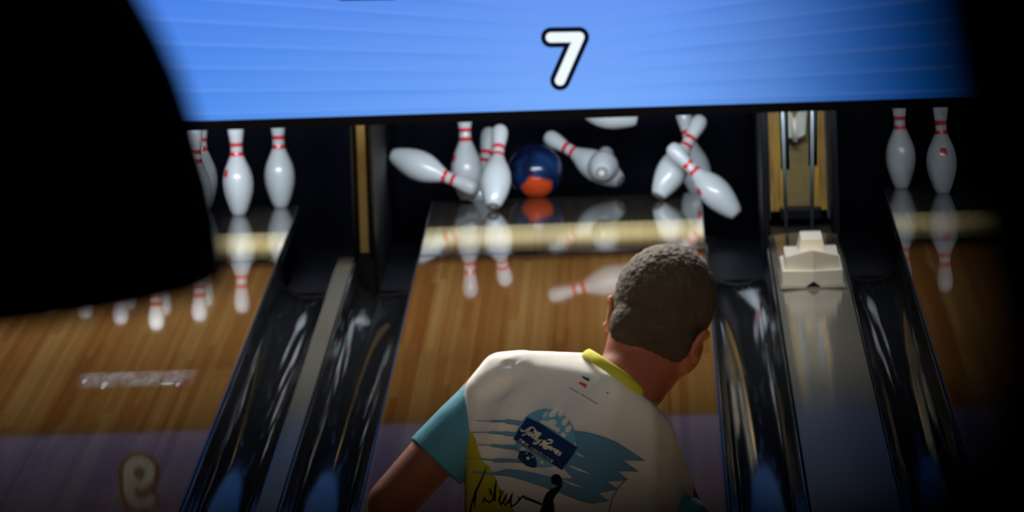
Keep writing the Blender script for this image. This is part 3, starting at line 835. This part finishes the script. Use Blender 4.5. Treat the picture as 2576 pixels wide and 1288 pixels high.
# trousers, belt line and shoes
tb = bmesh.new()
capsule(tb, P(1290, 1600, .02), P(1440, 1600, .02), .125)
for h_, k_, a_ in ((hl, kl_, al_), (hr, kr_, ar_)):
    capsule(tb, h_, k_, .108, .074); capsule(tb, k_, a_+Vector((0, 0, .0)), .074, .062)
link('trousers', remeshed(tb, .008, 5), M_PANTS, person, smooth=True)
for a_, t_ in ((al_, tl_), (ar_, tr_)):
    z0_ = .0
    s1 = bmesh.new(); g = Vector((a_.x, a_.y, 0)); f_ = Vector((t_.x-a_.x, t_.y-a_.y, 0)).normalized()
    hull(s1, [(g-f_*.055+Vector((0, 0, .045)), .034), (g+Vector((0, 0, .085)), .045), (g+f_*.12+Vector((0, 0, .040)), .036), (g+f_*.19+Vector((0, 0, .034)), .026)])
    sh = link('shoe', remeshed(s1, .006, 3), M_SHOE, person, smooth=True)
    s2 = bmesh.new(); hull(s2, [(g-f_*.06+Vector((0, 0, .012)), .010), (g-f_*.05+Vector((.02, 0, .012)), .010), (g-f_*.05+Vector((-.02, 0, .012)), .010),
                               (g+f_*.12+Vector((.032, 0, .012)), .010), (g+f_*.12+Vector((-.032, 0, .012)), .010), (g+f_*.205+Vector((0, 0, .012)), .010)])
    obj('sole', s2, M_SOLE, sh, smooth=True)

# ---- prints on the shirt: fine sheets laid on the cloth
def rc(x, y, off):
    d = (FWD*FPX + RIGHT*(x-W/2) - UP*(y-H/2)).normalized()
    best = None
    h, n, i, dist = sbvh.ray_cast(CAM+d*10, d, 10)
    if h is None: return None
    return h + n*off
def print_poly(polys, name, mat, off, parent, grid=7.0, label=None):
    """polys: closed outlines in picture coordinates, each filled"""
    bm = bmesh.new()
    for poly in polys:
        dens = []
        for a, b in zip(poly, poly[1:]+poly[:1]):
            L = math.hypot(b[0]-a[0], b[1]-a[1]); n = max(1, int(L/grid))
            for k in range(n): dens.append((a[0]+(b[0]-a[0])*k/n, a[1]+(b[1]-a[1])*k/n))
        vs = [Vector(q) for q in dens]; nb_ = len(vs)
        xs = [q[0] for q in dens]; ys = [q[1] for q in dens]
        gx = min(xs)+grid*.37
        while gx < max(xs):
            gy = min(ys)+grid*.41
            while gy < max(ys): vs.append(Vector((gx, gy))); gy += grid
            gx += grid
        r = delaunay_2d_cdt(vs, [], [list(range(nb_))], 1, 1e-4)
        V, _, F = r[0], r[1], r[2]
        hit = [rc(q[0], q[1], off) for q in V]
        bv = [bm.verts.new(h) if h is not None else None for h in hit]
        for f in F:
            q = [bv[i] for i in f]
            if None in q: continue
            pr__ = [hit[i] for i in f]
            if max((pr__[i]-pr__[i-1]).length for i in range(len(pr__))) > .05: continue
            try: bm.faces.new(q)
            except ValueError: pass
    bmesh.ops.recalc_face_normals(bm, faces=bm.faces)
    for f in bm.faces:
        if f.normal.dot(FWD) > 0: f.normal_flip()
    loose = [v for v in bm.verts if not v.link_faces]; bmesh.ops.delete(bm, geom=loose, context='VERTS')
    o = obj(name, bm, mat, parent, smooth=True)
    s = o.modifiers.new('t', 'SOLIDIFY'); s.thickness = .0004; s.offset = 1
    if label: o['label'] = label
    return o
def stroke_poly(pts, w):
    """tapered stroke: w a number or list of half widths"""
    n = len(pts); ws = w if isinstance(w, (list, tuple)) else [w]*n
    L, R_ = [], []
    for i, (x, y) in enumerate(pts):
        a = pts[max(0, i-1)]; b = pts[min(n-1, i+1)]; dx, dy = b[0]-a[0], b[1]-a[1]; q = math.hypot(dx, dy) or 1
        L.append((x-dy/q*ws[i], y+dx/q*ws[i])); R_.append((x+dy/q*ws[i], y-dx/q*ws[i]))
    return L+R_[::-1]
def smooth_path(pts, m=6):
    out = []
    n = len(pts)
    for i in range(n-1):
        p0 = pts[max(0, i-1)]; p1 = pts[i]; p2 = pts[i+1]; p3 = pts[min(n-1, i+2)]
        for k in range(m):
            f = k/m
            out.append(tuple(.5*((2*p1[j])+(p2[j]-p0[j])*f+(2*p0[j]-5*p1[j]+4*p2[j]-p3[j])*f*f+(3*p1[j]-p0[j]-3*p2[j]+p3[j])*f**3) for j in (0, 1)))
    out.append(pts[-1]); return out

# yellow side panel
print_poly([[(1163, 1060), (1186, 1085), (1198, 1105), (1204, 1130), (1216, 1160), (1232, 1172), (1245, 1195), (1256, 1225), (1268, 1240), (1290, 1275), (1302, 1300), (1310, 1330), (1160, 1330), (1160, 1200)]],
           'yellow_side_print', M_YEL, .0006, shirt)
# brush strokes: five thin tails left of the badge, one broad sweep right of it
def zz(x, y): return (x/4.472+1150, y/4.472+1000)
tails = [([(225, 252), (400, 262), (560, 262), (720, 285), (800, 300)], [1, 3, 6, 6, 4]),
         ([(170, 385), (380, 385), (540, 395), (660, 412), (740, 430)], [1, 3.5, 6, 8, 6]),
         ([(235, 520), (400, 530), (540, 545), (680, 560), (760, 560)], [1, 4, 6, 9, 6]),
         ([(120, 680), (280, 680), (420, 700), (560, 700), (720, 705), (800, 690)], [.5, 2, 5, 4.5, 5, 3])]
print_poly([stroke_poly(smooth_path([zz(*q) for q in pt]), [w_[min(len(w_)-1, int(i/6))] for i in range(6*(len(pt)-1)+1)]) for pt, w_ in tails],
           'blue_brush_tails', M_LBLUE, .0009, shirt, 4)
sweep = [(1300, 360), (1450, 380), (1640, 430), (1780, 490), (1900, 560), (2020, 640), (2110, 700), (1985, 700), (1870, 700), (1950, 760), (2040, 825), (1930, 820), (1800, 820),
         (1860, 870), (1920, 915), (1810, 930), (1690, 935), (1740, 975), (1800, 1020), (1700, 1045), (1590, 1065), (1650, 1110), (1710, 1150), (1600, 1172), (1500, 1182), (1380, 1150),
         (1200, 1080), (1020, 1015), (860, 960), (700, 905), (560, 870), (450, 865), (280, 850), (130, 832), (260, 822), (380, 835), (470, 820), (560, 795), (700, 805), (830, 830), (960, 860),
         (1075, 880), (1180, 900), (1300, 900), (1200, 790), (1310, 620), (1340, 540)]
print_poly([[zz(*q) for q in sweep]], 'blue_brush_sweep', M_LBLUE, .0009, shirt, 7)
# pale gaps inside the sweep
gaps = [([(1260, 755), (1370, 800), (1500, 850)], [1, 3, .5]), ([(1190, 915), (1290, 960), (1410, 1000)], [.8, 3, .4]), ([(1320, 600), (1380, 640), (1440, 670)], [.5, 2, .4]),
        ([(780, 770), (950, 800), (1090, 850)], [1, 2.6, 1])]
print_poly([stroke_poly([zz(*q) for q in pt], w_) for pt, w_ in gaps], 'pale_brush_gap', M_SHIRT, .0013, shirt, 4)
# badge: ring ball, navy plate, lettering
def ell(cx, cy, rx, ry, ang=0, n=28):
    c_, s_ = math.cos(ang), math.sin(ang)
    return [(cx+rx*math.cos(a)*c_-ry*math.sin(a)*s_, cy+rx*math.cos(a)*s_+ry*math.sin(a)*c_) for a in [2*math.pi*k/n for k in range(n)]]
badge = print_poly([ell(1372, 1101, 75, 72, -.5)], 'badge_ball_print', M_SKY, .0016, shirt, 6, 'sky blue ball badge with pale ovals')
def z3(x, y): return (x/8.053+1280, y/8.053+1030)
ov = [ell(*z3(900, 95), 6.5, 12, .9), ell(*z3(1070, 85), 6, 11, .9), ell(*z3(1135, 240), 7, 11, .6), ell(*z3(1200, 380), 7, 10, .6), ell(*z3(740, 120), 4, 9, .5),
      ell(*z3(1105, 500), 7, 6, .5), [z3(620, 260), z3(690, 215), z3(800, 240), z3(920, 190), z3(975, 250), z3(930, 330), z3(1040, 380), z3(1010, 450), z3(820, 350)],
      ell(*z3(290, 790), 6, 5), ell(*z3(680, 1050), 4, 4)]
for o_ in ov: print_poly([o_], 'pale_oval', M_CREAM, .0021, shirt, 4)
pl_ = [z3(250, 790), z3(330, 830), z3(460, 850), z3(540, 940), z3(580, 1050), z3(575, 1150), z3(480, 1160), z3(350, 1110), z3(260, 1030), z3(190, 960)]
print_poly([pl_], 'navy_drop', M_NAVY, .0022, shirt, 5)
print_poly([ell(*z3(400, 965), 4, 4), ell(*z3(495, 940), 2, 2.6), ell(*z3(375, 870), 2, 1.6)], 'white_dot', M_CREAM, .0030, shirt, 3)
plate = print_poly([[z3(380, 145), z3(700, 310), z3(1390, 760), z3(1080, 1210), z3(600, 900), z3(100, 580), z3(240, 350)]], 'navy_plate', M_NAVY, .0030, shirt, 6, 'navy name plate')
# script lettering 'Jolly Lanes' along the plate
ux, uy = math.cos(math.radians(34)), math.sin(math.radians(34))
def lp(ox, oy, u, v): return (ox+u*ux+v*uy*1.0, oy+u*uy-v*ux)
def lett(strokes, ox, oy, w):
    return [stroke_poly(smooth_path([lp(ox, oy, *q) for q in s_], 4), w) for s_ in strokes]
jolly = [[(-14, 1), (-8, -3), (0, 3), (6, 15), (12, 20), (20, 18), (19, 12)], [(9, 18), (7, 4), (4, -8), (-1, -10)],     # J
         [(14, 6), (10, 3), (13, -1), (18, 1), (18, 6), (14, 7)],                                                       # o
         [(21, 0), (27, 15), (24, 17), (22, 2), (26, -1)], [(28, 0), (34, 16), (31, 18), (29, 2), (33, -1)],            # l l
         [(34, 7), (36, 0), (41, 1)], [(43, 8), (38, -8), (33, -10), (34, -5)]]                                          # y
lanes = [[(56, 16), (62, 20), (68, 17), (60, 8), (50, 10), (52, 3), (60, 5), (66, -3), (60, -5), (50, 0), (47, -6)],      # L
         [(72, 7), (67, 3), (69, 0), (74, 7), (74, 0), (77, 0)], [(79, 7), (79, 0)], [(79, 4), (84, 7), (86, 0)],         # a n
         [(89, 3), (94, 5), (91, 8), (88, 3), (91, -1), (95, 1)], [(102, 8), (98, 6), (102, 2), (98, -2)]]               # e s
O1 = z3(330, 440)
print_poly(lett(jolly, O1[0]+2, O1[1]+1, 1.9)+lett(lanes, O1[0]+2, O1[1]+1, 2.1), 'script_lettering', M_CREAM, .0038, shirt, 4)
FONT5 = {'B': [[(0, 0), (0, 6), (3, 6), (3, 3.2), (0, 3.2)], [(3, 3.2), (3.6, 1.5), (3, 0), (0, 0)]], 'O': [[(0, 0), (0, 6), (3.6, 6), (3.6, 0), (0, 0)]],
         'W': [[(0, 6), (1, 0), (2, 4), (3, 0), (4, 6)]], 'L': [[(0, 6), (0, 0), (3, 0)]], 'I': [[(1.5, 0), (1.5, 6)]], 'N': [[(0, 0), (0, 6), (3.4, 0), (3.4, 6)]],
         'G': [[(3.6, 5), (2, 6), (0, 5), (0, 1), (2, 0), (3.6, 1), (3.6, 3), (2, 3)]], 'C': [[(3.6, 5), (2, 6), (0, 4), (0, 2), (2, 0), (3.6, 1)]],
         'E': [[(3.2, 6), (0, 6), (0, 0), (3.2, 0)], [(0, 3), (2.6, 3)]], 'T': [[(0, 6), (3.8, 6)], [(1.9, 6), (1.9, 0)]], 'R': [[(0, 0), (0, 6), (3.2, 6), (3.2, 3), (0, 3)], [(1.6, 3), (3.6, 0)]]}
def block(txt, ox, oy, sc, adv):
    out = []; u = 0
    for ch in txt:
        for s_ in FONT5.get(ch, []): out.append(stroke_poly([lp(ox, oy, u+a*sc, b*sc) for a, b in s_], .62))
        u += adv
    return out
O2 = z3(235, 635)
print_poly(block('BOWLINGCENTER', O2[0], O2[1], 1.25, 7.5), 'block_lettering', M_CREAM, .0038, shirt, 4)
# small marks under the collar
def z4(x, y): return (x/9.2+1400, y/9.2+900)
print_poly([[z4(585, 405), z4(770, 480), z4(755, 550), z4(600, 460)]], 'green_mark', M_GREEN, .0010, shirt, 3)
print_poly([[z4(535, 540), z4(700, 605), z4(690, 700), z4(655, 690), z4(510, 580)]], 'red_mark', M_RED, .0010, shirt, 3)
dash = []
for k in range(17):
    u = k/17; x = 300+u*650; y = 690+u*380
    if k in (6,): continue
    dash.append([z4(x, y-22), z4(x+28, y-6), z4(x+26, y+22), z4(x-2, y+6)])
print_poly([ell(*z4(1175, 800), 3, 2.4)], 'grey_dot', M_GREY, .0010, shirt, 3)
print_poly(dash, 'tiny_text_line', M_GREY, .0010, shirt, 3)
# handwriting and the black figure
def z5(x, y): return (x/9.2+1170, y/9.2+1150)
sig = [([(495, 215), (400, 480), (250, 800), (160, 1100), (120, 1300)], [1, 2.2, 2.8, 2.2, 2]), ([(270, 850), (240, 1000), (230, 1150)], [2.5, 2, 1]),
       ([(420, 1040), (470, 900), (500, 990), (580, 1030), (650, 960), (700, 800), (735, 500)], [2.4, 2.4, 2.2, 2.2, 2.6, 2.8, 1]), ([(735, 500), (700, 750), (700, 1000)], [1, 3, 2.5]),
       ([(575, 690), (600, 780), (620, 860)], [1.5, 3, 2.5]), ([(820, 720), (840, 850), (900, 750)], [1.5, 3, 1.8]),
       ([(830, 860), (800, 1000), (830, 1090), (930, 950), (990, 800), (900, 1000), (940, 1100), (1030, 980), (1110, 780), (1060, 1000), (1080, 1120), (1180, 1060), (1300, 930), (1340, 880), (1420, 930), (1600, 990), (1780, 1070)],
        [2.5, 2.6, 2.4, 2.4, 1.8, 2.6, 2.4, 2.4, 2, 2.8, 2.6, 2.2, 2.2, 2.6, 3, 3, 2.6]), ([(1250, 890), (1240, 950)], [1.8, 1.2])]
print_poly([stroke_poly([z5(*q) for q in pt], w_) for pt, w_ in sig], 'handwriting', M_INK, .0016, shirt, 4)
fig = [ell(*z5(2110, 495), 13.5, 13.5), stroke_poly(smooth_path([z5(*q) for q in [(2200, 470), (2205, 600), (2140, 710), (2030, 800), (1950, 900)]], 4), [4]*5+[6]*5+[9]*3+[11]*4),
       [z5(*q) for q in [(1860, 850), (1930, 800), (2050, 830), (2040, 950), (2040, 1020), (2075, 1150), (2050, 1300), (2060, 1500), (1700, 1500), (1730, 1250), (1790, 1080), (1820, 950)]]]
print_poly(fig, 'black_figure', M_INK, .0018, shirt, 5)
# thin dark crease line of the seam at lower right
print_poly([stroke_poly([zz(*q) for q in [(1900, 900), (1800, 1010), (1740, 1130), (1700, 1288)]], 1.2)], 'seam_line', cloth('brown_seam', (.30, .17, .10)), .0011, shirt, 4)
